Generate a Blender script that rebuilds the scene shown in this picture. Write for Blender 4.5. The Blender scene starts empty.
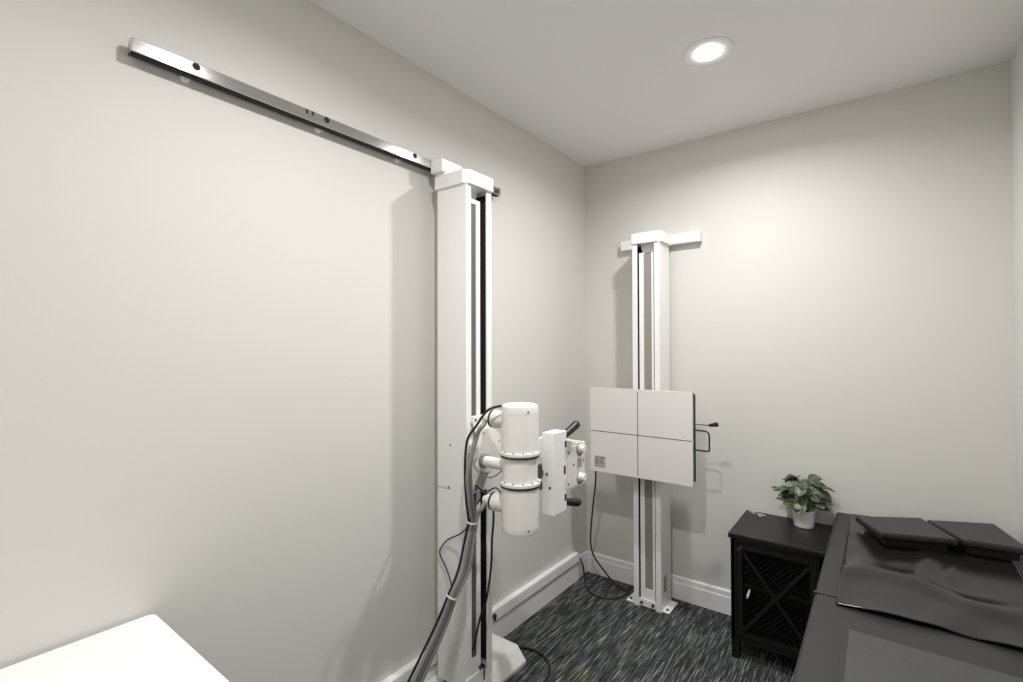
import bpy, bmesh, math, random
from mathutils import Vector, Matrix
random.seed(7)
C = bpy.context.scene
COL = C.collection
R = math.radians

# ------------------------------------------------------------------ materials
def mat(name, col, rough=0.5, metal=0.0, spec=0.5, coat=0.0, bump=None, emit=None):
    m = bpy.data.materials.new(name); m.use_nodes = True
    nt = m.node_tree; b = nt.nodes['Principled BSDF']
    b.inputs['Base Color'].default_value = (*col, 1)
    b.inputs['Roughness'].default_value = rough
    b.inputs['Metallic'].default_value = metal
    b.inputs['Specular IOR Level'].default_value = spec
    b.inputs['Coat Weight'].default_value = coat
    if bump:
        sc, st, dist = bump
        tc = nt.nodes.new('ShaderNodeTexCoord'); n = nt.nodes.new('ShaderNodeTexNoise')
        n.inputs['Scale'].default_value = sc; n.inputs['Detail'].default_value = 4
        bp = nt.nodes.new('ShaderNodeBump'); bp.inputs['Strength'].default_value = st
        bp.inputs['Distance'].default_value = dist
        nt.links.new(tc.outputs['Object'], n.inputs['Vector'])
        nt.links.new(n.outputs['Fac'], bp.inputs['Height'])
        nt.links.new(bp.outputs['Normal'], b.inputs['Normal'])
    if emit:
        b.inputs['Emission Color'].default_value = (*emit[0], 1)
        b.inputs['Emission Strength'].default_value = emit[1]
    return m

WALL = mat('wall_paint', (.643, .636, .604), .62, bump=(180, .06, .002), spec=.35)
CEIL = mat('ceiling_paint', (.87, .865, .865), .8, bump=(160, .05, .002), spec=.3)
TRIM = mat('trim_white', (.83, .825, .815), .38)
WHITE = mat('white_powder_coat', (.84, .835, .82), .36, bump=(600, .03, .0005))
WHITE2 = mat('white_enamel_tube', (.83, .82, .79), .28, coat=.3)
PANEL = mat('receptor_panel_white', (.74, .725, .70), .42)
IVORY = mat('ivory_plastic', (.78, .75, .68), .4)
TABLEW = mat('white_laminate', (.88, .88, .88), .35)
BLACK = mat('black_plastic', (.012, .012, .012), .4)
CRACK = mat('dark_recess', (.015, .015, .014), .8)
SLOT = mat('grey_slot_strip', (.11, .107, .10), .5)
CABLEB = mat('black_cable', (.012, .012, .012), .45)
CABLEG = mat('grey_cable', (.27, .265, .255), .45)
CABLED = mat('dark_grey_cable', (.15, .147, .14), .45)
TIE = mat('white_nylon', (.85, .85, .83), .4)
STEEL = mat('polished_steel', (.60, .595, .58), .3, 1.0)
STEELD = mat('dark_steel', (.12, .12, .12), .4, 1.0)
SLOTR = mat('light_grey_slot_strip', (.27, .26, .24), .5)
LABEL = mat('grey_label', (.42, .41, .40), .5)
LABELD = mat('label_print', (.12, .12, .12), .5)
YELLOW = mat('yellow_label', (.72, .62, .18), .5)
CAB = mat('black_painted_wood', (0.0055, .0054, .0052), .40, bump=(40, .05, .002))
CABMESH = mat('black_wire', (.007, .007, .007), .45)
CABIN = mat('black_inside', (.003, .003, .003), .6)
VINYL = mat('black_vinyl', (.023, .0226, .0218), .44, spec=.42, bump=(350, .10, .0008))
VINYL2 = mat('black_vinyl_glossy', (.011, .0108, .0104), .20, spec=.36, bump=(300, .06, .0006))
VINYL3 = mat('black_vinyl_pad', (.016, .0157, .015), .36, spec=.35, bump=(350, .08, .0008))
LEAF = mat('leaf_green', (.062, .105, .045), .42)
STEM = mat('stem_green', (.12, .17, .06), .5)
POT = mat('pot_white', (.78, .76, .73), .45)
SOIL = mat('soil', (.02, .015, .01), .9)
LENS = mat('downlight_lens', (.9, .9, .9), .5, emit=((1.0, .98, .97), 185))
SILVER = mat('silver_trinket', (.8, .8, .78), .25, .8)

# leaf colour variation
def leaf_nodes():
    nt = LEAF.node_tree; b = nt.nodes['Principled BSDF']
    tc = nt.nodes.new('ShaderNodeTexCoord'); n = nt.nodes.new('ShaderNodeTexNoise')
    n.inputs['Scale'].default_value = 45; r = nt.nodes.new('ShaderNodeValToRGB')
    r.color_ramp.elements[0].position = .35; r.color_ramp.elements[0].color = (.022, .04, .02, 1)
    r.color_ramp.elements[1].position = .7; r.color_ramp.elements[1].color = (.11, .15, .085, 1)
    nt.links.new(tc.outputs['Object'], n.inputs['Vector']); nt.links.new(n.outputs['Fac'], r.inputs['Fac'])
    nt.links.new(r.outputs['Color'], b.inputs['Base Color'])
leaf_nodes()

# carpet: dashes of grey running along the room (y)
def carpet():
    m = bpy.data.materials.new('carpet_charcoal'); m.use_nodes = True
    nt = m.node_tree; L = nt.links.new; N = nt.nodes.new
    b = nt.nodes['Principled BSDF']; b.inputs['Roughness'].default_value = .95
    b.inputs['Specular IOR Level'].default_value = .15
    tc = N('ShaderNodeTexCoord'); sx = N('ShaderNodeSeparateXYZ'); L(tc.outputs['Object'], sx.inputs[0])
    def math_(op, a, bval=None, bsock=None):
        n = N('ShaderNodeMath'); n.operation = op; L(a, n.inputs[0])
        if bsock is not None: L(bsock, n.inputs[1])
        elif bval is not None: n.inputs[1].default_value = bval
        return n.outputs[0]
    def streak(xs, ys, lo, hi):
        row = math_('FLOOR', math_('MULTIPLY', sx.outputs['X'], xs))
        wn = N('ShaderNodeTexWhiteNoise'); wn.noise_dimensions = '1D'; L(row, wn.inputs['W'])
        yy = math_('ADD', math_('MULTIPLY', sx.outputs['Y'], ys), bsock=math_('MULTIPLY', wn.outputs['Value'], 97.0))
        cv = N('ShaderNodeCombineXYZ'); L(row, cv.inputs[0]); L(yy, cv.inputs[1])
        nz = N('ShaderNodeTexNoise'); nz.inputs['Scale'].default_value = 1.0; nz.inputs['Detail'].default_value = 2
        L(cv.outputs[0], nz.inputs['Vector'])
        mr = N('ShaderNodeMapRange'); mr.inputs[1].default_value = lo; mr.inputs[2].default_value = hi
        L(nz.outputs['Fac'], mr.inputs[0]); return mr.outputs[0], wn
    s1, w1 = streak(270, 6.5, .46, .70)
    s2, w2 = streak(140, 4, .42, .74)
    big = N('ShaderNodeTexNoise'); big.inputs['Scale'].default_value = 7; L(tc.outputs['Object'], big.inputs['Vector'])
    fine = N('ShaderNodeTexNoise'); fine.inputs['Scale'].default_value = 260; fine.inputs['Detail'].default_value = 2; L(tc.outputs['Object'], fine.inputs['Vector'])
    mx = math_('ADD', math_('MULTIPLY', s1, .75), bsock=math_('MULTIPLY', s2, .35))
    mx = math_('MULTIPLY', mx, bsock=math_('ADD', math_('MULTIPLY', fine.outputs['Fac'], .8), .7))
    r = N('ShaderNodeValToRGB'); e = r.color_ramp.elements
    e[0].position = .05; e[0].color = (.022, .0245, .026, 1)
    e[1].position = .95; e[1].color = (.34, .35, .335, 1)
    k = e.new(.42); k.color = (.085, .091, .092, 1)
    L(mx, r.inputs['Fac'])
    ol = N('ShaderNodeMix'); ol.data_type = 'RGBA'; ol.blend_type = 'MULTIPLY'
    mr = N('ShaderNodeMapRange'); mr.inputs[1].default_value = .56; mr.inputs[2].default_value = .66; L(big.outputs['Fac'], mr.inputs[0])
    L(mr.outputs[0], ol.inputs['Factor']); L(r.outputs['Color'], ol.inputs['A']); ol.inputs['B'].default_value = (1, .98, .74, 1)
    L(ol.outputs['Result'], b.inputs['Base Color'])
    bp = N('ShaderNodeBump'); bp.inputs['Strength'].default_value = .5; bp.inputs['Distance'].default_value = .004
    L(fine.outputs['Fac'], bp.inputs['Height']); L(bp.outputs['Normal'], b.inputs['Normal'])
    return m
CARPET = carpet()

# woven mat texture
def woven():
    m = bpy.data.materials.new('woven_panel'); m.use_nodes = True
    nt = m.node_tree; L = nt.links.new; N = nt.nodes.new; b = nt.nodes['Principled BSDF']
    b.inputs['Roughness'].default_value = .6
    tc = N('ShaderNodeTexCoord'); ck = N('ShaderNodeTexChecker'); ck.inputs['Scale'].default_value = 330
    ck.inputs['Color1'].default_value = (.03, .0295, .0285, 1); ck.inputs['Color2'].default_value = (.07, .0685, .066, 1)
    L(tc.outputs['Object'], ck.inputs['Vector']); L(ck.outputs['Color'], b.inputs['Base Color'])
    return m
WOVEN = woven()

# brushed steel for the rail: stretched noise on roughness and tone
def brushed():
    nt = STEEL.node_tree; L = nt.links.new; N = nt.nodes.new; b = nt.nodes['Principled BSDF']
    tc = N('ShaderNodeTexCoord'); mp = N('ShaderNodeMapping'); mp.inputs['Scale'].default_value = (400, 3, 400)
    nz = N('ShaderNodeTexNoise'); nz.inputs['Scale'].default_value = 1; L(tc.outputs['Object'], mp.inputs[0]); L(mp.outputs[0], nz.inputs['Vector'])
    mr = N('ShaderNodeMapRange'); mr.inputs[3].default_value = .07; mr.inputs[4].default_value = .13
    L(nz.outputs['Fac'], mr.inputs[0]); L(mr.outputs[0], b.inputs['Roughness'])
brushed()

# ------------------------------------------------------------------ mesh helpers
def box(bm, lo, hi, bev=0.0, seg=2):
    t = bmesh.new(); bmesh.ops.create_cube(t, size=1)
    s = Vector(hi) - Vector(lo); c = (Vector(hi) + Vector(lo)) / 2
    for v in t.verts: v.co = Vector((v.co.x * s.x, v.co.y * s.y, v.co.z * s.z)) + c
    if bev: bmesh.ops.bevel(t, geom=t.edges[:], offset=bev, segments=seg, profile=.5, affect='EDGES')
    join(bm, t)
def join(bm, t):
    me = bpy.data.meshes.new('tmp'); t.to_mesh(me); t.free(); bm.from_mesh(me); bpy.data.meshes.remove(me)
def obox(bm, c, ax, half, bev=0.0, seg=2):
    """box with own axes: ax = 3 unit vectors"""
    t = bmesh.new(); bmesh.ops.create_cube(t, size=2)
    for v in t.verts: v.co = Vector((v.co.x * half[0], v.co.y * half[1], v.co.z * half[2]))
    if bev: bmesh.ops.bevel(t, geom=t.edges[:], offset=bev, segments=seg, profile=.5, affect='EDGES')
    M = Matrix((ax[0], ax[1], ax[2])).transposed()
    for v in t.verts: v.co = M @ v.co + Vector(c)
    join(bm, t)
def prism(bm, poly, axis, a, b, bev=0.0):
    """extrude a 2-D polygon along an axis; poly in the remaining axes in xyz order"""
    t = bmesh.new()
    def P(p, h):
        q = list(p); q.insert('xyz'.index(axis), h); return Vector(q)
    A = [t.verts.new(P(p, a)) for p in poly]; B = [t.verts.new(P(p, b)) for p in poly]
    n = len(poly); t.faces.new(A); t.faces.new(B[::-1])
    for i in range(n): t.faces.new((A[i], B[i], B[(i + 1) % n], A[(i + 1) % n]))
    bmesh.ops.recalc_face_normals(t, faces=t.faces)
    if bev: bmesh.ops.bevel(t, geom=t.edges[:], offset=bev, segments=2, profile=.5, affect='EDGES')
    join(bm, t)
def frame(d):
    d = Vector(d).normalized(); u = Vector((0, 0, 1)) if abs(d.z) < .9 else Vector((1, 0, 0))
    x = u.cross(d).normalized(); y = d.cross(x); return x, y, d
def lathe(bm, o, d, prof, n=40):
    """prof: list of (radius, height along d); closes the ends"""
    x, y, d = frame(d); o = Vector(o); rings = []
    for r, h in prof:
        if r < 1e-6: rings.append([bm.verts.new(o + d * h)])
        else: rings.append([bm.verts.new(o + d * h + (x * math.cos(2 * math.pi * k / n) + y * math.sin(2 * math.pi * k / n)) * r) for k in range(n)])
    for A, B in zip(rings, rings[1:]):
        for k in range(n):
            k2 = (k + 1) % n
            if len(A) == 1 and len(B) == 1: continue
            if len(A) == 1: bm.faces.new((A[0], B[k], B[k2]))
            elif len(B) == 1: bm.faces.new((A[k], A[k2], B[0]))
            else: bm.faces.new((A[k], A[k2], B[k2], B[k]))
def cyl(bm, a, b, r, bev=0.0, n=24, r2=None):
    a = Vector(a); b = Vector(b); h = (b - a).length; r2 = r if r2 is None else r2
    if bev: prof = [(0, 0), (r - bev, 0), (r - bev * .3, bev * .3), (r, bev), (r2, h - bev), (r2 - bev * .3, h - bev * .3), (r2 - bev, h), (0, h)]
    else: prof = [(0, 0), (r, 0), (r2, h), (0, h)]
    lathe(bm, a, b - a, prof, n)
def spline(pts, n=10):
    pts = [Vector(p) for p in pts]; q = [pts[0] * 2 - pts[1]] + pts + [pts[-1] * 2 - pts[-2]]; out = []
    for i in range(1, len(q) - 2):
        for k in range(n):
            t = k / n; p0, p1, p2, p3 = q[i - 1:i + 3]
            out.append(.5 * ((2 * p1) + (p2 - p0) * t + (2 * p0 - 5 * p1 + 4 * p2 - p3) * t * t + (3 * p1 - p0 - 3 * p2 + p3) * t ** 3))
    out.append(pts[-1]); return out
def tube(bm, pts, r, n=10, smooth=8):
    P = spline(pts, smooth) if smooth else [Vector(p) for p in pts]
    rings = []; t0 = (P[1] - P[0]).normalized(); x, y, _ = frame(t0)
    for i, p in enumerate(P):
        t = (P[min(i + 1, len(P) - 1)] - P[max(i - 1, 0)]).normalized()
        x = (x - t * x.dot(t)).normalized(); y = t.cross(x)
        rings.append([bm.verts.new(p + (x * math.cos(2 * math.pi * k / n) + y * math.sin(2 * math.pi * k / n)) * r) for k in range(n)])
    for A, B in zip(rings, rings[1:]):
        for k in range(n): bm.faces.new((A[k], A[(k + 1) % n], B[(k + 1) % n], B[k]))
    bm.faces.new(rings[0][::-1]); bm.faces.new(rings[-1])
def obj(name, bm, m, parent=None, smooth=True):
    bmesh.ops.recalc_face_normals(bm, faces=bm.faces)
    me = bpy.data.meshes.new(name); bm.to_mesh(me); bm.free()
    me.materials.append(m)
    if smooth:
        me.polygons.foreach_set('use_smooth', [True] * len(me.polygons))
        me.set_sharp_from_angle(angle=R(38))
    o = bpy.data.objects.new(name, me); COL.objects.link(o)
    if smooth:
        wn = o.modifiers.new('weighted_normal', 'WEIGHTED_NORMAL'); wn.keep_sharp = True; wn.weight = 80
    if parent:
        o.parent = parent
        top = parent
        M = Matrix.Identity(4); 
        while top: M = Matrix.Translation(-top.location) @ M; top = top.parent
        me.transform(M)
    return o
def B(): return bmesh.new()
def tag(o, label, cat, group=None):
    o['label'] = label; o['category'] = cat
    if group: o['group'] = group
    return o
def thing(name, loc, label, cat, group=None):
    o = bpy.data.objects.new(name, None); COL.objects.link(o); o.location = loc; o.empty_display_size = .05
    return tag(o, label, cat, group)
def struct(name, bm, m, smooth=False):
    o = obj(name, bm, m, None, smooth); o['kind'] = 'structure'; return o
def bx(name, lo, hi, m, parent, bev=0.0, seg=2):
    b = B(); box(b, lo, hi, bev, seg); return obj(name, b, m, parent)
def cy(name, a, b_, r, m, parent, bev=0.0, n=24, r2=None):
    b = B(); cyl(b, a, b_, r, bev, n, r2); return obj(name, b, m, parent)

# ------------------------------------------------------------------ the room
H, W, YB = 2.6, 1.952, -3.75
b = B(); box(b, (-.1, YB - .1, -.1), (W + .1, .1, 0)); struct('floor', b, CARPET)
b = B(); box(b, (-.1, YB - .1, H), (W + .1, .1, H + .1)); struct('ceiling', b, CEIL)
b = B(); box(b, (-.1, YB - .1, 0), (0, .1, H)); struct('wall_left', b, WALL)
b = B(); box(b, (0, 0, 0), (W, .1, H)); struct('wall_back', b, WALL)
b = B(); box(b, (W, YB - .1, 0), (W + .1, .1, H)); struct('wall_right', b, WALL)
b = B(); box(b, (0, YB - .1, 0), (W, YB, H)); struct('wall_front', b, WALL)
BH = .127
def base_profile():   # (out from wall, z)
    return [(0, 0), (.014, 0), (.014, BH - .036), (.011, BH - .031), (.011, BH - .006), (.006, BH), (0, BH)]
b = B(); prism(b, [(x, z) for x, z in base_profile()], 'y', YB, 0); struct('baseboard_left', b, TRIM)
b = B(); prism(b, [(-x, z) for x, z in base_profile()], 'x', .0, W); struct('baseboard_back', b, TRIM)
b = B(); prism(b, [(W - x, z) for x, z in base_profile()], 'y', YB, 0); struct('baseboard_right', b, TRIM)

# ------------------------------------------------------------------ downlights
def downlight(x, y, power, label):
    t = thing('recessed_downlight', (x, y, H), label, 'ceiling light', 'recessed downlights in the ceiling')
    b = B(); lathe(b, (x, y, H), (0, 0, -1), [(.050, -.004), (.054, .0035), (.086, .0055), (.096, .0035), (.0985, -.002)], 48)
    obj('trim_ring', b, TRIM, t)
    b = B(); lathe(b, (x, y, H), (0, 0, -1), [(.052, 0), (.049, .0028), (.037, .006), (.02, .008), (0, .009)], 40)
    obj('lens', b, LENS, t)
    l = bpy.data.lights.new('downlight_lamp', 'AREA'); l.shape = 'DISK'; l.size = .075; l.energy = power; l.spread = R(SPREAD); l.color = (1.0, .98, .97)
    lo = bpy.data.objects.new('downlight_lamp', l); COL.objects.link(lo); lo.parent = t; lo.location = (0, 0, -.0105)
    return t
SPREAD = 160
downlight(.986, -.81, 15, 'lit round white recessed ceiling downlight nearest the back wall')
downlight(.95, -2.04, 14.5, 'lit round recessed ceiling downlight halfway along the room')
downlight(.95, -3.27, 2, 'lit round recessed ceiling downlight nearest the front wall')

# ------------------------------------------------------------------ steel wall rail
t = thing('wall_rail', (.03, -1.69, 2.185), 'long polished steel rail mounted high on the left wall', 'rail')
b = B(); box(b, (.022, -2.4175, 2.1745), (.046, -.945, 2.2085), .0012); o_rail = obj('rail_bar', b, STEEL, t)
b = B(); box(b, (.016, -2.4165, 2.1722), (.037, -.946, 2.203)); obj('rail_underside_shade', b, CRACK, t)  # near-black strip drawn as the shaded underside of the rail
for y in (-2.287, -1.889, -1.55, -1.03):
    cy('standoff', (0, y, 2.175), (.0175, y, 2.175), .0115, TRIM, t, .001, 20)
for y in (-2.274, -1.882, -1.494):
    b = B(); lathe(b, (.046, y, 2.198), (1, 0, 0), [(.0098, -.001), (.0098, .0012), (.0078, .0012)], 24); lathe(b, (.046, y, 2.198), (1, 0, 0), [(.008, .0004), (0, .0004)], 24)
    obj('bolt', b, CRACK, t)
for dy in (-.010, .010):
    bx('slot', (.0455, -1.943 + dy - .0045, 2.193), (.0466, -1.943 + dy + .0045, 2.207), BLACK, t)
cy('end_bolt', (.044, -.975, 2.188), (.052, -.975, 2.188), .009, STEELD, t, .001)

# ------------------------------------------------------------------ column shared shape
def rect_channel(bm, w, d, lip, tk, z0, z1, to):
    """U channel with lips; local u (across) 0..w, v (depth) 0 = back .. d = front; to maps (u,v)->(x,y)"""
    poly = [(0, 0), (w, 0), (w, d), (w - lip, d), (w - lip, d - tk), (w - tk, d - tk), (w - tk, tk), (tk, tk), (tk, d - tk), (lip, d - tk), (lip, d), (0, d)]
    prism(bm, [to(u, v) for u, v in poly], 'z', z0, z1)

# ------------------------------------------------------------------ left: x-ray tube stand
S = thing('xray_tube_stand', (.15, -1.318, 0), 'tall white x-ray tube column on the left wall carrying a cylindrical tube head', 'x-ray machine')
x0, x1, y0, y1 = .0725, .23, -1.396, -1.2395
WL = y1 - y0
toL = lambda u, v: (x0 + v, y0 + u)
b = B(); rect_channel(b, WL, x1 - x0, .030, .006, .10, 2.085, toL)
colL = obj('column', b, WHITE, S)
# tiny cover screws and service seam on the near side
for (sx, sz) in ((.145, 1.045), (.135, .875)):
    b = B(); cyl(b, (sx, y0 + .0005, sz), (sx, y0 - .0015, sz), .004, 0, 14); obj('screw', b, STEELD, colL)
b = B(); box(b, (x0, y0 - .0006, .868), (x0 + .075, y0 + .001, .8705)); obj('seam', b, CABLEG, colL)
# inner rail: narrow box inside the channel
b = B()
ia, ib = y0 + .032, y0 + .098
fx = x1 - .012
box(b, (x0 + .006, ia, .12), (x1 - .05, ib, 2.03))
box(b, (x1 - .049, ia, .20), (fx, ia + .006, 2.012)); box(b, (x1 - .049, ib - .024, .20), (fx, ib, 2.012))
box(b, (x1 - .049, ia, 2.0121), (fx, ib, 2.03)); box(b, (x1 - .049, ia, .12), (fx, ib, .1999))
obj('inner_rail', b, WHITE, S)
b = B(); box(b, (x1 - .048, ia + .0062, .2005), (x1 - .0155, ib - .0242, 2.0115)); obj('slot_strip', b, SLOT, S)
b = B(); box(b, (x0 + .0065, ib + .001, .14), (x0 + .012, y1 - .0062, 2.07)); box(b, (x0 + .012, ib + .0005, .14), (x1 - .055, ib + .002, 2.07)); box(b, (x0 + .012, y1 - .0082, .14), (x1 - .008, y1 - .0061, 2.07)); obj('gap_shade', b, CRACK, S)  # near-black sheets paint shade into the gap beside the inner rail
# underside block of the cap
b = B(); prism(b, [(y0 + .031, 2.08), (y1 - .031, 2.08), (y1 - .046, 2.034), (y0 + .034, 2.034)], 'x', x1 - .09, x1 - .05); obj('cap_gusset', b, WHITE, S)
# cap with chamfered front corners
b = B(); c = .022
prism(b, [(.066, -1.406), (.242 - c, -1.406), (.242, -1.406 + c), (.242, -1.2335 - c * .3), (.242 - c * .3, -1.2335), (.066, -1.2335)], 'z', 2.079, 2.134, .0018)
obj('cap', b, WHITE, S)
# rail carriage block that rides the steel rail
b = B(); box(b, (.0465, -1.409, 2.150), (.112, -1.29, 2.201), .002); box(b, (.06, -1.39, 2.09), (.108, -1.26, 2.152), .002); obj('rail_carriage', b, WHITE, S)
# foot: chamfered shoe along the baseboard and angle bracket
b = B(); prism(b, [(.0215, 0), (.2215, 0), (.2215, .012), (.176, .0615), (.17, .066), (.0215, .066)], 'y', -1.45, -.987, .0015)
obj('base_shoe', b, WHITE, S)
bx('foot_block', (.085, -1.375, .064), (.205, -1.255, .125), STEELD, S, .002)
b = B(); box(b, (.2305, -1.404, .062), (.236, -1.302, .1475), .001); box(b, (.2305, -1.404, .062), (.262, -1.302, .068), .001); obj('foot_bracket', b, WHITE, S)
b = B(); cyl(b, (.236, -1.325, .165), (.247, -1.325, .165), .0085, .001, 6); obj('bolt', b, STEELD, S)
b = B(); cyl(b, (.15, y1 - .002, .222), (.15, y1 + .012, .222), .017, .003, 20); cyl(b, (.15, y1 + .012, .222), (.15, y1 + .02, .222), .011, .002, 20); obj('locking_knob', b, BLACK, S)

# vertical carriage, disc, arm
b = B(); box(b, (x1 - .006, y0 + .030, .86), (x1 + .012, y1 - .033, 1.163), .002); obj('lift_carriage', b, WHITE, S)
for (yy, zz) in ((y0 + .042, 1.148), (y1 - .05, 1.148), (y0 + .042, .875)):
    cy('bolt', (x1 + .011, yy, zz), (x1 + .0145, yy, zz), .005, STEELD, S, 0, 14)
ay, az = -1.375, 1.0
b = B(); cyl(b, (x1 + .012, -1.345, 1.035), (x1 + .05, -1.345, 1.035), .060, .006, 28); obj('rotation_hub', b, WHITE2, S)
dsc = B(); cyl(dsc, (x1 + .05, -1.345, 1.035), (x1 + .068, -1.345, 1.035), .088, .004, 40); DS = obj('rotation_disc', dsc, WHITE2, S)
for a in range(0, 360, 90):
    yy, zz = -1.345 + .074 * math.cos(R(a + 20)), 1.035 + .074 * math.sin(R(a + 20)); cy('screw', (x1 + .067, yy, zz), (x1 + .070, yy, zz), .0035, STEEL, DS, 0, 12)
b = B(); prism(b, [(x1 + .011, .86), (x1 + .011, .99), (x1 + .075, .99)], 'y', -1.382, -1.376); obj('gusset', b, WHITE2, S)
b = B(); prism(b, [(x1 + .011, .86), (x1 + .011, .99), (x1 + .075, .99)], 'y', -1.322, -1.316); obj('gusset', b, WHITE2, S)
cy('arm', (x1 + .06, ay, az), (.425, -1.382, az), .021, WHITE2, S, .002, 28)
cy('arm_collar', (x1 + .066, ay, az), (x1 + .085, ay, az), .026, CABLEG, S, .002, 28)

# tube head
TX, TY = .48, -1.384; zb, zt, rr = .774, 1.232, .0675
b = B()
prof = [(0, zb), (rr * .82, zb), (rr * .955, zb + .004), (rr, zb + .014), (rr, zb + .030), (rr - .0012, zb + .0305), (rr - .0012, zb + .032), (rr, zb + .0325),
        (rr, .948), (rr - .004, .949), (rr - .004, 1.056), (rr, 1.057), (rr, zt - .036), (rr - .0012, zt - .0355), (rr - .0012, zt - .034), (rr, zt - .0335), (rr, zt - .016), (rr * .97, zt - .007), (rr * .85, zt - .001), (0, zt)]
lathe(b, (TX, TY, 0), (0, 0, 1), prof, 64)
TH = obj('tube_head', b, WHITE2, S)
def ring(zc):
    b = B(); lathe(b, (TX, TY, zc), (0, 0, 1), [(rr - .003, -.0055), (rr + .006, -.0055), (rr + .0065, .004), (rr + .004, .0065), (rr - .003, .0065)], 64)
    r_ = obj('clamp_ring', b, WHITE2, TH)
    b = B(); lathe(b, (TX, TY, zc), (0, 0, 1), [(rr - .004, -.015), (rr + .0035, -.015), (rr + .0035, -.0052), (rr - .004, -.0052)], 64)
    obj('clamp_band', b, STEELD, TH)
    for a in range(15, 375, 30):
        px, py = TX + (rr + .0015) * math.cos(R(a)), TY + (rr + .0015) * math.sin(R(a)); cy('clamp_bolt', (px, py, zc + .005), (px, py, zc + .010), .0042, STEEL, TH, .0006, 6)
ring(1.058); ring(.951)
for zc in (zt - .0245, zb + .022):
    d = Vector((.88, -.48, 0)).normalized(); p = Vector((TX, TY, zc)) + d * (rr - .001)
    cy('cap_screw', p, p + d * .0025, .0035, STEELD, TH, 0, 12)
# high-voltage receptacle horns
def horn(zc):
    a = Vector((TX - rr + .02, TY, zc)); d = Vector((-1, -.06, .02)).normalized()
    b = B(); lathe(b, a, d, [(0, 0), (.031, 0), (.031, .052), (.034, .054), (.034, .066), (.030, .070), (0, .070)], 36); h = obj('cable_receptacle', b, IVORY, TH)
    b = B(); lathe(b, a, d, [(.0335, .068), (.0335, .076), (.024, .082), (0, .082)], 36); obj('receptacle_ring', b, STEELD, TH)
    b = B(); lathe(b, a, d, [(.022, .08), (.02, .10), (.014, .115), (0, .115)], 28); obj('strain_relief', b, WHITE2, TH)
    return a + d * .11
hu = horn(1.166); hl = horn(.858)
# port between tube and collimator
b = B(); cyl(b, (TX, TY + .04, .962), (TX, -1.165, .962), .026, .002, 36); obj('beam_port', b, STEELD, S)
b = B(); box(b, (.484, -1.318, 1.02), (.502, -1.17, 1.095), .003); obj('port_bracket', b, WHITE2, S)
b = B(); box(b, (.484, -1.315, .90), (.500, -1.17, .925), .002); obj('port_bracket', b, STEELD, S)
# control bar (tall box) and collimator body
b = B(); box(b, (.4985, -1.27, .809), (.5525, -1.178, 1.114), .003); CB = obj('control_bar', b, WHITE, S)
for (xx, zz) in ((.5216, .961), (.5346, .911)): cy('screw', (xx, -1.269, zz), (xx, -1.273, zz), .0045, BLACK, CB, 0, 14)
for zc, h, yy in ((1.063, .024, -1.1868), (.966, .032, -1.194), (.861, .026, -1.1885)): bx('slot', (.552, yy - .006, zc - h / 2), (.5533, yy + .006, zc + h / 2), BLACK, CB)
for zs in ((1.042, 1.034, 1.026, 1.018, 1.010, 1.002), (.926, .918, .910, .902, .894, .886)):
    b = B()
    for zc in zs: box(b, (.552, -1.191, zc - .0018), (.5528, -1.187, zc + .0018))
    obj('scale_print', b, BLACK, CB)
def handle(z, d):
    a = Vector((.540, -1.178, z)); d = Vector(d).normalized()
    b = B(); lathe(b, a - d * .012, d, [(0, 0), (.011, 0), (.013, .015), (.0145, .03), (.0165, .095), (.015, .105), (.009, .111), (0, .112)], 24); obj('handle', b, BLACK, S)
handle(1.092, (.10, .84, .36)); handle(.838, (.10, .72, -.18))
b = B(); prism(b, [(-1.172, .8665), (-.988, .8665), (-.988, 1.0405), (-1.06, 1.046), (-1.172, 1.078)], 'x', .440, .529, .002); CO = obj('collimator', b, WHITE, S)
bx('face_plate', (.5285, -1.15, .876), (.531, -.994, 1.034), PANEL, CO, .0008)
for kz in (1.020, .904):
    b = B(); lathe(b, (.530, -1.037, kz), (1, 0, 0), [(.021, 0), (.021, .003), (.0165, .004), (.0155, .022), (.0135, .025), (0, .025)], 28); obj('knob', b, WHITE2, CO)
    b = B(); lathe(b, (.5305, -1.037, kz - .004), (1, 0, 0), [(.0275, .0), (.0275, .0012), (.0, .0013)], 28); obj('knob_shadow', b, CABLED, CO)  # dark disc set low behind the knob, drawn as its shadow
for (yy, zz) in ((-1.13, 1.018), (-1.003, 1.024), (-1.13, .892), (-1.003, .888), (-1.09, .963), (-1.008, .966)): cy('screw', (.5305, yy, zz), (.5325, yy, zz), .004, STEELD, CO, 0, 12)
bx('label', (.5305, -1.06, .943), (.5316, -1.02, .980), LABEL, CO)
b = B(); obox(b, (.500, -1.02, 1.0437), (Vector((1, 0, 0)), Vector((0, .9971, -.0762)), Vector((0, .0762, .9971))), (.016, .022, .0008)); obj('warning_label', b, YELLOW, CO)['label'] = 'yellow label'

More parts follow.
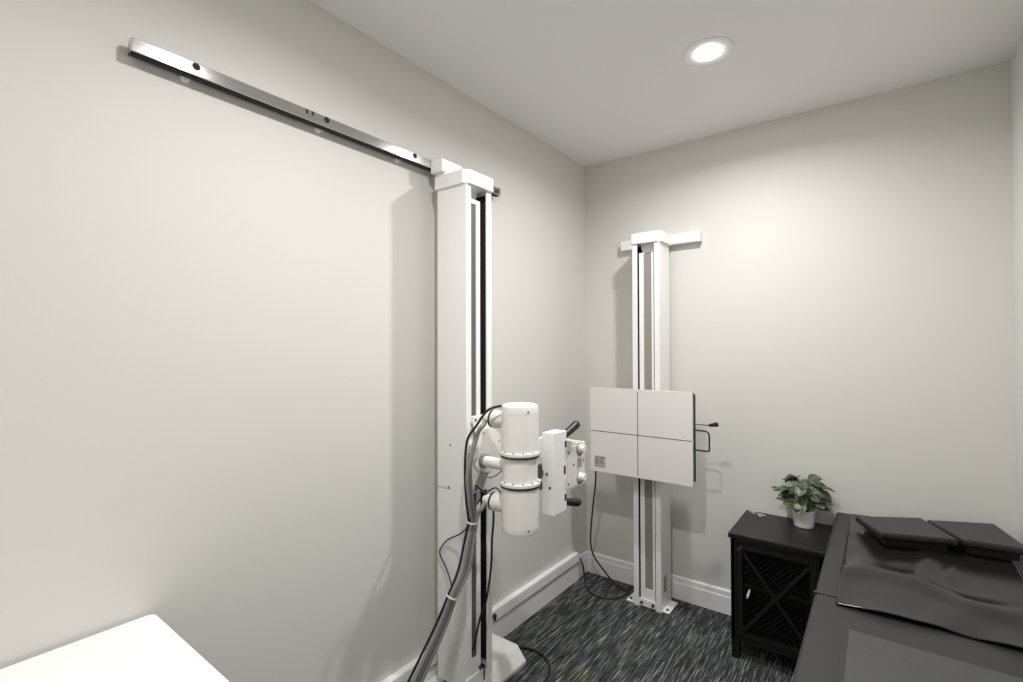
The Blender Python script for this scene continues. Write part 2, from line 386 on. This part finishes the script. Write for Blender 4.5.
# ------------------------------------------------------------------ cables of the tube stand
def cable(name, pts, r, m, label, parent=None, n=10, group=None):
    b = B(); tube(b, pts, r, n); o = obj(name, b, m, parent)
    if label: tag(o, label, 'cable', group)
    return o
CBN = thing('cable_bundle', (.13, -1.593, .01), 'bundle of thick grey and black cables tied together, hanging down the tube column', 'cables')
main = [(.318, -1.462, 1.092), (.312, -1.468, .983), (.304, -1.452, .867), (.296, -1.432, .786), (.288, -1.441, .711), (.281, -1.463, .612), (.268, -1.507, .536), (.232, -1.540, .414), (.185, -1.630, .225), (.165, -1.74, .06), (.16, -1.86, .016), (.16, -2.15, .014)]
def off(pts, dx, dy, fan=1.0):
    out = []
    K = [1.0, 1.0, 1.0, 1.0, 1.15, 1.3, 1.0, 1.25, 1.6, 2, 2.2, 2.4]
    for i, p in enumerate(pts):
        k = K[i]
        out.append((p[0] + dx * k, p[1] + dy * k, p[2] + (0 if i < 9 else abs(dx) * .2)))
    return out
top = [(TX - .03, TY - .03, 1.218), (.42, -1.428, 1.222), (.385, -1.455, 1.205), (.35, -1.474, 1.15)]
b = B(); tube(b, top + off(main, -.0136, -.0102), .0048, 10); obj('cable', b, CABLEB, CBN)
b = B(); tube(b, [tuple(hu), (.345, -1.425, 1.150), (.333, -1.448, 1.115)] + off(main, -.0016, -.0062)[1:], .0085, 12); obj('cable', b, CABLEG, CBN)
b = B(); tube(b, [tuple(hl), (.325, -1.41, .835), (.305, -1.42, .80)] + off(main, .0102, .0064)[4:], .0085, 12); obj('cable', b, CABLEG, CBN)
b = B(); tube(b, [(x1 + .01, -1.375, 1.135), (.28, -1.41, 1.12), (.31, -1.44, 1.09)] + off(main, .0092, -.0056)[1:], .0048, 10); obj('cable', b, CABLED, CBN)
b = B(); tube(b, [(x1 + .01, -1.38, 1.06), (.27, -1.42, 1.04), (.295, -1.445, .985)] + off(main, -.0028, .0104)[2:], .006, 10); obj('cable', b, CABLEG, CBN)
def tie(c, d, r, parent):
    b = B(); lathe(b, Vector(c) - Vector(d).normalized() * .003, d, [(r - .002, 0), (r, 0), (r, .006), (r - .002, .006), (r - .002, 0)], 20); obj('cable_tie', b, TIE, parent)
tie((.296, -1.433, .783), (-.008, -.002, -.075), .0235, CBN)
tie((.265, -1.511, .527), (-.025, -.040, -.10), .0235, CBN)
cable('cable', [(.30, -1.450, .80), (.285, -1.452, .765), (.24, -1.436, .728), (.198, -1.420, .703), (.134, -1.408, .665), (.095, -1.407, .611), (.127, -1.408, .564), (.162, -1.418, .528), (.21, -1.455, .510), (.25, -1.49, .50), (.262, -1.515, .51)], .0028, CABLEB, 'thin black lead looping off the cable bundle against the column side', None, 8)
cable('cable', [(x1 + .013, -1.37, .90), (.30, -1.385, .888), (.345, -1.392, .862), (.36, -1.388, .808), (.34, -1.373, .706), (.31, -1.344, .578), (.28, -1.335, .45), (.255, -1.341, .378), (.242, -1.350, .309), (.232, -1.350, .26), (.219, -1.350, .235)], .0042, CABLEB, 'single dark lead hanging from the tube arm down the column front', None, 8)
cable('cable', [(TX - rr - .002, TY - .01, .985), (.37, -1.40, .955), (.33, -1.40, .950), (.28, -1.385, .985), (x1 + .064, -1.40, 1.01)], .0022, CABLED, 'short thin wire looping beneath the white tube arm', None, 8)
cable('cable', [(TX - rr + .004, TY + .01, .93), (.395, -1.375, .89), (.36, -1.372, .905), (.33, -1.38, .89), (.30, -1.39, .86), (.27, -1.385, .83), (x1 + .012, -1.375, .865)], .0028, CABLEB, 'thin black wire curving over the lower cable receptacle', None, 8)
cable('cable', [(.10, -.975, .01), (.12, -.935, .008), (.167, -.902, .0065), (.237, -.897, .0065), (.303, -.929, .0065), (.35, -.995, .0065), (.361, -1.066, .0065), (.34, -1.16, .0065), (.27, -1.25, .0065)], .0052, CABLEB, 'black cable curling on the carpet beside the tube stand base', None, 8)

# ------------------------------------------------------------------ cable raceway on the left baseboard
t = thing('cable_raceway', (.014, -.9, .10), 'white cable channel running along the top of the left baseboard', 'cable channel')
b = B(); prism(b, [(.0115, .119), (.029, .119), (.032, .122), (.032, .165), (.028, .171), (.0005, .171), (.0005, .1275), (.0115, .1275)], 'y', -2.9, -.150); obj('channel', b, TRIM, t)
b = B(); prism(b, [(.0142, .0005), (.020, .0005), (.020, .104), (.0185, .1055), (.0142, .1055)], 'y', -2.9, -.152); obj('base_cover', b, TRIM, t)
b = B(); lathe(b, (.0318, -.985, .150), (1, 0, 0), [(0, 0), (.012, 0), (.012, .006), (.009, .012), (0, .013)], 20); lathe(b, (.034, -.985, .134), (1, 0, 0), [(0, 0), (.006, 0), (.006, .008), (0, .008)], 14); obj('cable_plug', b, BLACK, t)

# ------------------------------------------------------------------ rear: wall bucky stand
K = thing('wall_receptor_stand', (.487, -.134, 0), 'white wall stand with a square receptor panel on the back wall', 'x-ray stand')
X0, X1, Y0, Y1 = .410, .564, -.213, -.055
toR = lambda u, v: (X0 + u, Y1 - v)
b = B(); rect_channel(b, X1 - X0, Y1 - Y0, .028, .006, .0, 2.015, toR); colR = obj('column', b, WHITE, K)
b = B(); box(b, (X1 - .0005, -.178, .09), (X1 + .0006, -.125, .178)); obj('label', b, LABEL, colR)
b = B()
for i in range(8): box(b, (X1 + .0004, -.174, .098 + i * .0095), (X1 + .0009, -.174 + (.030 if i % 3 else .042), .101 + i * .0095))
obj('label_print', b, LABELD, colR)
ja, jb = X0 + .036, X0 + .118; fy = Y0 + .010
b = B()
box(b, (ja, Y0 + .048, .008), (jb, Y1 - .006, 1.958))
box(b, (ja, fy, .10), (ja + .025, Y0 + .047, 1.958)); box(b, (jb - .012, fy, .10), (jb, Y0 + .047, 1.958))
box(b, (ja, fy, .008), (jb, Y0 + .047, .0999))
obj('inner_rail', b, WHITE, K)
b = B(); box(b, (ja + .0252, Y0 + .016, .1005), (jb - .0122, Y0 + .046, 1.952)); obj('slot_strip', b, SLOTR, K)
b = B(); box(b, (X0 + .006, Y1 - .012, .03), (ja, Y1 - .0065, 2.0)); box(b, (ja - .002, Y0 + .052, .03), (ja - .0005, Y1 - .012, 2.0)); box(b, (X0 + .0062, Y0 + .008, .03), (X0 + .008, Y1 - .012, 2.0)); obj('gap_shade', b, CRACK, K)  # near-black lining, shade of the left gap put into its colour
b = B(); prism(b, [(X0 + .029, 2.012), (X1 - .029, 2.012), (X1 - .036, 1.962), (X0 + .042, 1.962)], 'y', Y0 + .05, Y0 + .09); obj('cap_gusset', b, WHITE, K)
b = B(); c = .02
prism(b, [(.402, -.05), (.402, -.222 + c * .3), (.402 + c * .3, -.222), (.577 - c, -.222), (.577, -.222 + c), (.577, -.05)], 'z', 2.009, 2.068, .0018); obj('cap', b, WHITE, K)
b = B(); box(b, (.2635, -.045, 2.018), (.7325, -.0005, 2.074), .002); obj('wall_bar', b, WHITE, K)
bx('wall_bracket', (.43, -.056, 1.98), (.545, -.044, 2.06), WHITE, K)
b = B(); box(b, (X0 - .052, -.200, .0005), (X1 + .04, -.06, .006), .001); FP = obj('base_plate', b, WHITE, K)
for (xx, yy) in ((.585, -.175), (.375, -.175)): cy('bolt', (xx, yy, .0055), (xx, yy, .012), .008, STEELD, FP, .001, 6)
b = B(); box(b, (X0 + .028, Y0 + .002, .006), (X1 - .028, Y0 + .008, .045), .001); FB = obj('foot_bracket', b, WHITE, K)
for xx in (X0 + .045, X1 - .045): cy('bolt', (xx, Y0 + .003, .026), (xx, Y0 - .006, .026), .0085, STEELD, FB, .001, 6)
# receptor panel
px0, px1, pz0, pz1, pf = .2005, .7685, .736, 1.206, -.320
RP = None
b = B()
mx, mz = .4805, .9615
g = .0023
for (a0, a1) in ((px0, mx - g), (mx + g, px1)):
    for (c0, c1) in ((pz0, mz - g), (mz + g, pz1)):
        box(b, (a0, pf, c0), (a1, pf + .008, c1), .0008)
box(b, (px0, pf + .004, pz0), (px1, pf + .022, pz0 + .01)); box(b, (px0, pf + .004, pz1 - .01), (px1, pf + .022, pz1)); box(b, (px0, pf + .0085, pz0), (px0 + .01, pf + .022, pz1))
box(b, (px1 - .006, pf + .004, pz0), (px1, pf + .014, pz1))
RP = obj('receptor_panel', b, PANEL, K)
b = B(); box(b, (px0 + .0008, pf + .0055, pz0 + .002), (px1 - .002, pf + .012, pz1 - .002)); obj('crosshair_line', b, CRACK, RP)
b = B(); box(b, (px0 + .010, pf + .0145, pz0 + .020), (px1 + .0015, pf + .045, pz1 - .012)); obj('cassette_tray', b, CRACK, RP)
b = B(); box(b, (px0 + .012, pf + .044, pz0 + .012), (px1 - .012, pf + .062, pz1 - .012), .003); obj('back_cover', b, WHITE, RP)
b = B(); box(b, (.225, pf - .0006, .762), (.291, pf + .001, .823)); LB = obj('label', b, LABEL, RP)
b = B()
for (a0, a1, c0, c1) in ((.228, .255, .800, .803), (.228, .252, .793, .796), (.228, .256, .786, .789), (.228, .250, .779, .782), (.262, .288, .812, .818), (.264, .270, .783, .806), (.272, .288, .783, .786), (.230, .250, .812, .816), (.272, .280, .790, .793), (.228, .288, .766, .768)):
    box(b, (a0, pf - .0010, c0), (a1, pf - .0004, c1))
obj('label_print', b, LABELD, RP)
bx('panel_carriage', (X0 + .02, pf + .060, .86), (X1 - .02, Y0 + .0, 1.10), WHITE, K, .003)
bx('rail_slider', (ja + .03, Y0 - .002, .88), (jb - .018, Y0 + .045, 1.08), WHITE, K)
hy = -.285
b = B(); tube(b, [(px1 - .01, hy, 1.0145), (.80, hy, 1.0145), (.824, hy, 1.0125), (.834, hy, 1.006), (.8385, hy, .992), (.8385, hy, .965), (.8385, hy, .930), (.8375, hy, .9195), (.832, hy, .9155), (.81, hy, .9150), (px1 - .01, hy, .9150)], .0042, 10, 5); obj('tray_handle', b, BLACK, K)
b = B(); cyl(b, (px1 - .01, hy, 1.043), (.845, hy, 1.045), .0028, 0, 12); lv = obj('release_lever', b, STEELD, K)
b = B(); lathe(b, (.838, hy, 1.0445), (1, 0, .22), [(0, 0), (.007, 0), (.008, .006), (.009, .02), (.0115, .03), (.0105, .043), (0, .045)], 20); obj('lever_knob', b, BLACK, lv)
cable('cable', [(.217, -.292, .738), (.212, -.285, .66), (.16, -.225, .47), (.112, -.16, .264), (.118, -.125, .161), (.172, -.095, .075), (.225, -.085, .018), (.268, -.085, .0055), (.315, -.110, .0055), (.330, -.152, .0055), (.312, -.214, .0055), (.256, -.262, .0055), (.175, -.258, .0055), (.10, -.195, .0055), (.062, -.135, .008), (.045, -.118, .035), (.036, -.122, .09), (.024, -.142, .138), (.020, -.17, .145)], .0048, CABLEB, 'black power cord dropping from the receptor panel and looping on the carpet by the corner', None, 10)

# ------------------------------------------------------------------ black cabinet
T = thing('side_cabinet', (1.14, -.2, 0), 'small black wooden cabinet with an x-braced mesh door against the back wall', 'cabinet')
cx0, cx1, cyf, cyb, cz = .9555, 1.322, -.379, -.018, .575
bx('cabinet_top', (.9475, -.3965, cz - .022), (1.332, -.0015, cz), CAB, T, .003)
b = B(); box(b, (cx0, cyf, .085), (cx0 + .016, cyb, cz - .022)); obj('side_panel', b, CAB, T)
b = B(); box(b, (cx1 - .016, cyf, .085), (cx1, cyb, cz - .022)); obj('side_panel', b, CAB, T)
bx('back_panel', (cx0 + .016, cyb - .008, .085), (cx1 - .016, cyb, cz - .022), CABIN, T)
bx('bottom_panel', (cx0 + .016, cyf + .02, .085), (cx1 - .016, cyb - .008, .10), CAB, T)
bx('shelf', (cx0 + .016, cyf + .03, .325), (cx1 - .016, cyb - .008, .339), CAB, T)
for (lx, ly) in ((cx0, cyf), (cx1 - .034, cyf), (cx0, cyb - .034), (cx1 - .034, cyb - .034)):
    bx('leg', (lx, ly, 0), (lx + .034, ly + .034, .09), CAB, T, .002)
b = B(); box(b, (cx0, cyf, .085), (cx0 + .024, cyf + .018, cz - .022)); box(b, (cx1 - .024, cyf, .085), (cx1, cyf + .018, cz - .022)); box(b, (cx0 + .024, cyf, cz - .045), (cx1 - .024, cyf + .018, cz - .022)); box(b, (cx0 + .024, cyf, .085), (cx1 - .024, cyf + .018, .10)); obj('face_frame', b, CAB, T)
dx0, dx1, dz0, dz1, dy = cx0 + .026, cx1 - .026, .103, cz - .048, cyf - .001
D = B(); fw = .024
box(D, (dx0, dy, dz0), (dx0 + fw, dy + .016, dz1), .001); box(D, (dx1 - fw, dy, dz0), (dx1, dy + .016, dz1), .001)
box(D, (dx0 + fw, dy, dz1 - fw), (dx1 - fw, dy + .016, dz1), .001); box(D, (dx0 + fw, dy, dz0), (dx1 - fw, dy + .016, dz0 + fw), .001)
DR = obj('door', D, CAB, T)
def diag(bm, a, c, w, y0_, y1_):
    a = Vector((a[0], 0, a[1])); c = Vector((c[0], 0, c[1])); d = (c - a).normalized(); n = Vector((-d.z, 0, d.x))
    obox(bm, (a + c) / 2 + Vector((0, (y0_ + y1_) / 2, 0)), (d, Vector((0, 1, 0)), n), ((c - a).length / 2, (y1_ - y0_) / 2, w / 2), .0012)
b = B(); diag(b, (dx0 + .02, dz0 + .025), (dx1 - .02, dz1 - .025), .015, dy + .0, dy + .012); obj('brace', b, CAB, DR)
b = B(); diag(b, (dx0 + .02, dz1 - .025), (dx1 - .02, dz0 + .025), .015, dy + .002, dy + .0125); obj('brace', b, CAB, DR)
b = B(); s = .017; ix0, ix1, iz0, iz1 = dx0 + fw - .004, dx1 - fw + .004, dz0 + fw - .004, dz1 - fw + .004
def clipline(c, sgn):
    # line z = sgn*x + c within rect
    pts = []
    for x in (ix0, ix1):
        z = sgn * x + c
        if iz0 - 1e-9 <= z <= iz1 + 1e-9: pts.append((x, z))
    for z in (iz0, iz1):
        x = (z - c) / sgn
        if ix0 < x < ix1: pts.append((x, z))
    return pts[:2] if len(pts) >= 2 else None
k = -3.0
while k < 3.0:
    for sg in (1, -1):
        q = clipline(k, sg)
        if q and math.dist(*q) > .01: diag(b, q[0], q[1], .0022, dy + .013 + (.001 if sg > 0 else 0), dy + .0145 + (.001 if sg > 0 else 0))
    k += s * 1.414
obj('wire_mesh', b, CABMESH, DR)
b = B(); lathe(b, (dx0 + .016, dy + .001, .318), (0, -1, 0), [(.0, .0), (.013, 0), (.013, .006), (.010, .010), (0, .011)], 24)
for v in b.verts: v.co = Vector(((v.co.x - dx0 - .016) * .42 + (v.co.z - .318) * .42 + 1.0305, v.co.y, (v.co.z - .318) * 1.7 + .3105))
obj('door_latch', b, WHITE, DR)['label'] = 'white oval latch'
for zz, hx in ((.513, .016), (.500, .006)): cy('hinge_pin', (dx0 + hx, dy + .002, zz), (dx0 + hx + .003, dy - .003, zz), .0035, SILVER, DR, 0, 10)

# trinket on the cabinet
t = thing('trinket', (1.0, -.045, cz), 'small silvery trinket lying on the back left corner of the cabinet top', 'trinket')
b = B(); tube(b, [(.986 + .021 * math.cos(a / 12 * 2 * math.pi), -.028 + .012 * math.sin(a / 12 * 2 * math.pi), cz + .002) for a in range(13)], .0016, 8, 4); obj('loop', b, SILVER, t)
b = B(); obox(b, (1.030, -.045, cz + .0016), (Vector((.85, -.53, 0)), Vector((.53, .85, 0)), Vector((0, 0, 1))), (.017, .007, .0014), .0006); tube(b, [(1.006, -.03, cz + .0018), (1.014, -.037, cz + .0018), (1.02, -.04, cz + .0018)], .0014, 6, 3); obj('tag', b, SILVER, t)
b = B(); obox(b, (1.022, -.066, cz + .0016), (Vector((.6, -.8, 0)), Vector((.8, .6, 0)), Vector((0, 0, 1))), (.014, .006, .0014), .0006); obj('tag', b, SILVER, t)

# ------------------------------------------------------------------ potted plant
pc = Vector((1.219, -.094, cz))
t = thing('potted_plant', pc, 'small round-leaved green plant in a white pot on the black cabinet', 'plant')
b = B(); lathe(b, pc, (0, 0, 1), [(0, 0), (.038, 0), (.042, .004), (.046, .060), (.048, .080), (.046, .082), (.043, .080), (.041, .062), (0, .062)], 40); obj('pot', b, POT, t)
b = B(); lathe(b, pc, (0, 0, 1), [(.0385, .0625), (.03, .066), (0, .068)], 24); obj('soil', b, SOIL, t)
ST, LF = B(), B()
def leaf(bm, p, d, up, L, Wd):
    d = d.normalized(); s = d.cross(up).normalized(); n = s.cross(d).normalized()
    prof = [(0, .0), (.10, .42), (.28, .82), (.5, 1.0), (.72, .86), (.88, .55), (.97, .22), (1.0, 0)]
    rows = []
    for u, w in prof:
        c_ = p + d * (L * u) - n * (L * .28 * u * u)
        rows.append([bm.verts.new(c_ + s * (Wd * w * f) + n * (Wd * .22 * abs(f) * w)) for f in (-1, -.5, 0, .5, 1)])
    top = []
    for A, Bq in zip(rows, rows[1:]):
        for i in range(4):
            try: bm.faces.new((A[i], A[i + 1], Bq[i + 1], Bq[i]))
            except ValueError: pass
rnd = random.Random(11)
specs = []
for i in range(46):
    a = rnd.uniform(0, 2 * math.pi); rad = rnd.uniform(.012, .082); hh = rnd.uniform(.085, .235) - rad * .55
    specs.append((a, rad, hh, rnd.uniform(.044, .068)))
for a, rad, hh, L in specs:
    tip = pc + Vector((rad * math.cos(a), rad * math.sin(a) * .85, .066 + hh * .78))
    base = pc + Vector((.012 * math.cos(a), .012 * math.sin(a), .062))
    tip.y = min(tip.y, -.05)
    mid = base.lerp(tip, .55) + Vector((0, 0, .02))
    tube(ST, [base, mid, tip], .0014, 6, 4)
    d = Vector((math.cos(a), math.sin(a) * .8, rnd.uniform(-.5, .35)))
    if tip.y + d.normalized().y * L > -.012: d.y = -abs(d.y)
    leaf(LF, tip - d.normalized() * L * .25, d, Vector((rnd.uniform(-.3, .3), rnd.uniform(-.6, .1), 1)), L, L * .46)
# a pair of longer sprigs reaching to the left
for (ex, ey, ez) in ((1.122, -.135, .748), (1.126, -.12, .733), (1.142, -.14, .70)):
    base = pc + Vector((-.012, 0, .062)); tip = Vector((ex, ey, ez))
    tube(ST, [base, base.lerp(tip, .5) + Vector((0, 0, .018)), tip], .0013, 6, 4)
    leaf(LF, tip, Vector((-1, -.1, .2)), Vector((0, -.5, 1)), .036, .008)
for bm_ in (LF,):
    r_ = bmesh.ops.remove_doubles(bm_, verts=bm_.verts[:], dist=1e-5)
fo = obj('foliage', LF, LEAF, t); sm = fo.modifiers.new('thickness', 'SOLIDIFY'); sm.thickness = .0006
obj('stems', ST, STEM, t)

# ------------------------------------------------------------------ treatment table
tx0, tx1, ty0, ty1, tz = 1.343, 1.943, -1.98, -.008, .650
T = thing('treatment_table', (1.64, -1.0, 0), 'black padded vinyl treatment table along the right wall', 'treatment table')
bx('foot_cushion', (tx0, ty0, .545), (tx1, -.964, tz), VINYL, T, .016, 4)
bx('head_cushion', (tx0, -.961, .545), (tx1, ty1, tz - .001), VINYL, T, .013, 4)
b = B(); box(b, (tx0 - .002, -.971, tz - .012), (tx0 + .058, -.959, tz + .0015), .003); obj('edge_strap', b, VINYL, T)
b = B(); box(b, (tx0 + .02, ty0 + .02, .50), (tx1 - .02, ty1 - .02, .547), .004); obj('frame', b, CAB, T)
b = B(); box(b, (tx0 + .10, ty0 + .25, .05), (tx1 - .10, ty1 - .30, .502), .008); obj('pedestal', b, CAB, T)
b = B(); box(b, (tx0 + .06, ty0 + .12, 0), (tx1 - .06, ty1 - .18, .052), .006); obj('base', b, STEELD, T)
b = B(); box(b, (1.4435, -1.80, tz - .004), (1.86, -1.158, tz + .0012), .0008); obj('textured_panel', b, WOVEN, T)['label'] = 'woven-textured grey inset panel'

# loose vinyl sheet over the head half
def sheet():
    bm = bmesh.new(); nx, ny = 70, 110; xa, xb, ya, yb = 1.4035, 1.896, -1.026, -.035
    V = []
    for j in range(ny + 1):
        row = []
        for i in range(nx + 1):
            u, v = i / nx, j / ny; x = xa + (xb - xa) * u; y = ya + (yb - ya) * v
            z = tz + .0045
            z += .005 * max(0, math.sin(2.2 + 9 * u - 7.5 * v + 1.4 * math.sin(5 * v + 2 * u))) ** 2 * (1 - .5 * v)
            z += .014 * math.exp(-(((u - .50 - .35 * (v - .55)) / .07) ** 2)) * math.exp(-((v - .5) / .18) ** 2)
            z += .011 * math.exp(-(((u - .62 - .3 * (v - .5)) / .05) ** 2)) * math.exp(-((v - .48) / .14) ** 2)
            z += .009 * math.exp(-(((v - .27 - .06 * math.sin(6 * u)) / .06) ** 2)) * (u > 0)
            z += .004 * math.exp(-(((v - .72 + .18 * u) / .05) ** 2)) * math.exp(-((u - .15) / .2) ** 2)
            # lifted front edge: two waves
            e = math.exp(-v / .06)
            z -= .0028 * e
            z += e * (.013 * max(0, math.sin(math.pi * min(1, u / .54))) + .011 * max(0, math.sin(math.pi * (u - .62) / .44)) * (u > .62))
            y += -.008 * math.sin(math.pi * min(1, u / .5)) * e + .010 * math.sin(math.pi * u) * e
            # left rim pressed flat
            z -= .002 * math.exp(-u / .03)
            row.append(bm.verts.new((x, y, z)))
        V.append(row)
    for j in range(ny):
        for i in range(nx): bm.faces.new((V[j][i], V[j][i + 1], V[j + 1][i + 1], V[j + 1][i]))
    o = obj('vinyl_cover', bm, VINYL2); m = o.modifiers.new('thickness', 'SOLIDIFY'); m.thickness = .0028; m.offset = 1
    tag(o, 'loose wrinkled black vinyl sheet spread over the head half of the treatment table', 'table cover')
sheet()

# two headrest cushions
def cushion(corners, th, label):
    bl, fl, fr, br = [Vector(c_) for c_ in corners]; cen = (bl + fl + fr + br) / 4
    t = thing('headrest_cushion', (cen.x, cen.y, tz + .007), label, 'cushion', 'headrest cushions at the head of the treatment table')
    def slab(tops, drop, bev, name, m):
        q = bmesh.new(); A = [q.verts.new(p) for p in tops]; Z = [q.verts.new(p - d_) for p, d_ in zip(tops, drop)]
        q.faces.new(A); q.faces.new(Z[::-1])
        for i in range(4): q.faces.new((A[i], Z[i], Z[(i + 1) % 4], A[(i + 1) % 4]))
        bmesh.ops.recalc_face_normals(q, faces=q.faces)
        bmesh.ops.bevel(q, geom=q.edges[:], offset=bev, segments=4, profile=.5, affect='EDGES')
        return obj(name, q, m, t)
    n = (fr - bl).cross(br - fl).normalized(); n = n if n.z > 0 else -n
    slab([bl, fl, fr, br], [n * th] * 4, .009, 'pad', VINYL3)
    ins = [cen.lerp(p, .80) - n * (th - .002) for p in (bl, fl, fr, br)]
    slab(ins, [Vector((0, 0, p.z - tz - .013)) for p in ins], .002, 'shade_support', CABIN)  # support block widened and near-black, standing in for shadow under the pad
cushion([(1.4240, -.2400, .708), (1.513, -.4560, .721), (1.745, -.372, .721), (1.650, -.1120, .712)], .026, 'left of the two flat black headrest cushions, nearer the plant')
cushion([(1.6640, -.128, .711), (1.7560, -.3600, .721), (1.936, -.340, .721), (1.8830, -.0330, .714)], .026, 'right of the two flat black headrest cushions, against the right wall')

# ------------------------------------------------------------------ white table bottom left
T = thing('white_table', (.23, -2.9, 0), 'white laminate table top in the foreground against the left wall', 'table')
def rounded(x0, x1, y0, y1, r, n=8):
    P = []
    for cx_, cy_, a0 in ((x1 - r, y1 - r, 0), (x0 + r, y1 - r, 90), (x0 + r, y0 + r, 180), (x1 - r, y0 + r, 270)):
        for k in range(n + 1): P.append((cx_ + r * math.cos(R(a0 + 90 * k / n)), cy_ + r * math.sin(R(a0 + 90 * k / n))))
    return P
b = B(); prism(b, rounded(.012, .58, -3.45, -2.352, .018), 'z', .722, .75, .0015); obj('tabletop', b, TABLEW, T)
for (lx, ly) in ((.06, -2.42), (.53, -2.42), (.06, -3.38), (.53, -3.38)):
    cy('leg', (lx, ly, 0), (lx, ly, .723), .016, WHITE, T, .002)

# ------------------------------------------------------------------ camera, world, view
f, yaw, pit, rol = 488.614, .6471, .0120, -.0024
fw_ = Vector((-math.sin(yaw) * math.cos(pit), math.cos(yaw) * math.cos(pit), math.sin(pit)))
r_ = Vector((math.cos(yaw), math.sin(yaw), 0)); u_ = r_.cross(fw_)
r2 = r_ * math.cos(rol) + u_ * math.sin(rol); u2 = -r_ * math.sin(rol) + u_ * math.cos(rol)
cam = bpy.data.cameras.new('camera'); co = bpy.data.objects.new('camera', cam); COL.objects.link(co)
M = Matrix((r2, u2, -fw_)).transposed().to_4x4(); M.translation = Vector((1.5202, -2.8096, 1.4362)); co.matrix_world = M
cam.sensor_width = 36; cam.sensor_fit = 'HORIZONTAL'; cam.lens = 36 * f / 1023; cam.clip_start = .02
C.camera = co
w = bpy.data.worlds.new('world'); C.world = w; w.use_nodes = True
w.node_tree.nodes['Background'].inputs[0].default_value = (.02, .02, .02, 1)
vs = C.view_settings
vs.view_transform = 'Standard'; vs.look = 'None'; vs.gamma = 1; vs.use_curve_mapping = False; vs.exposure = 0.03
C.cycles.use_denoising = True
C.cycles.max_bounces = 10; C.cycles.diffuse_bounces = 8
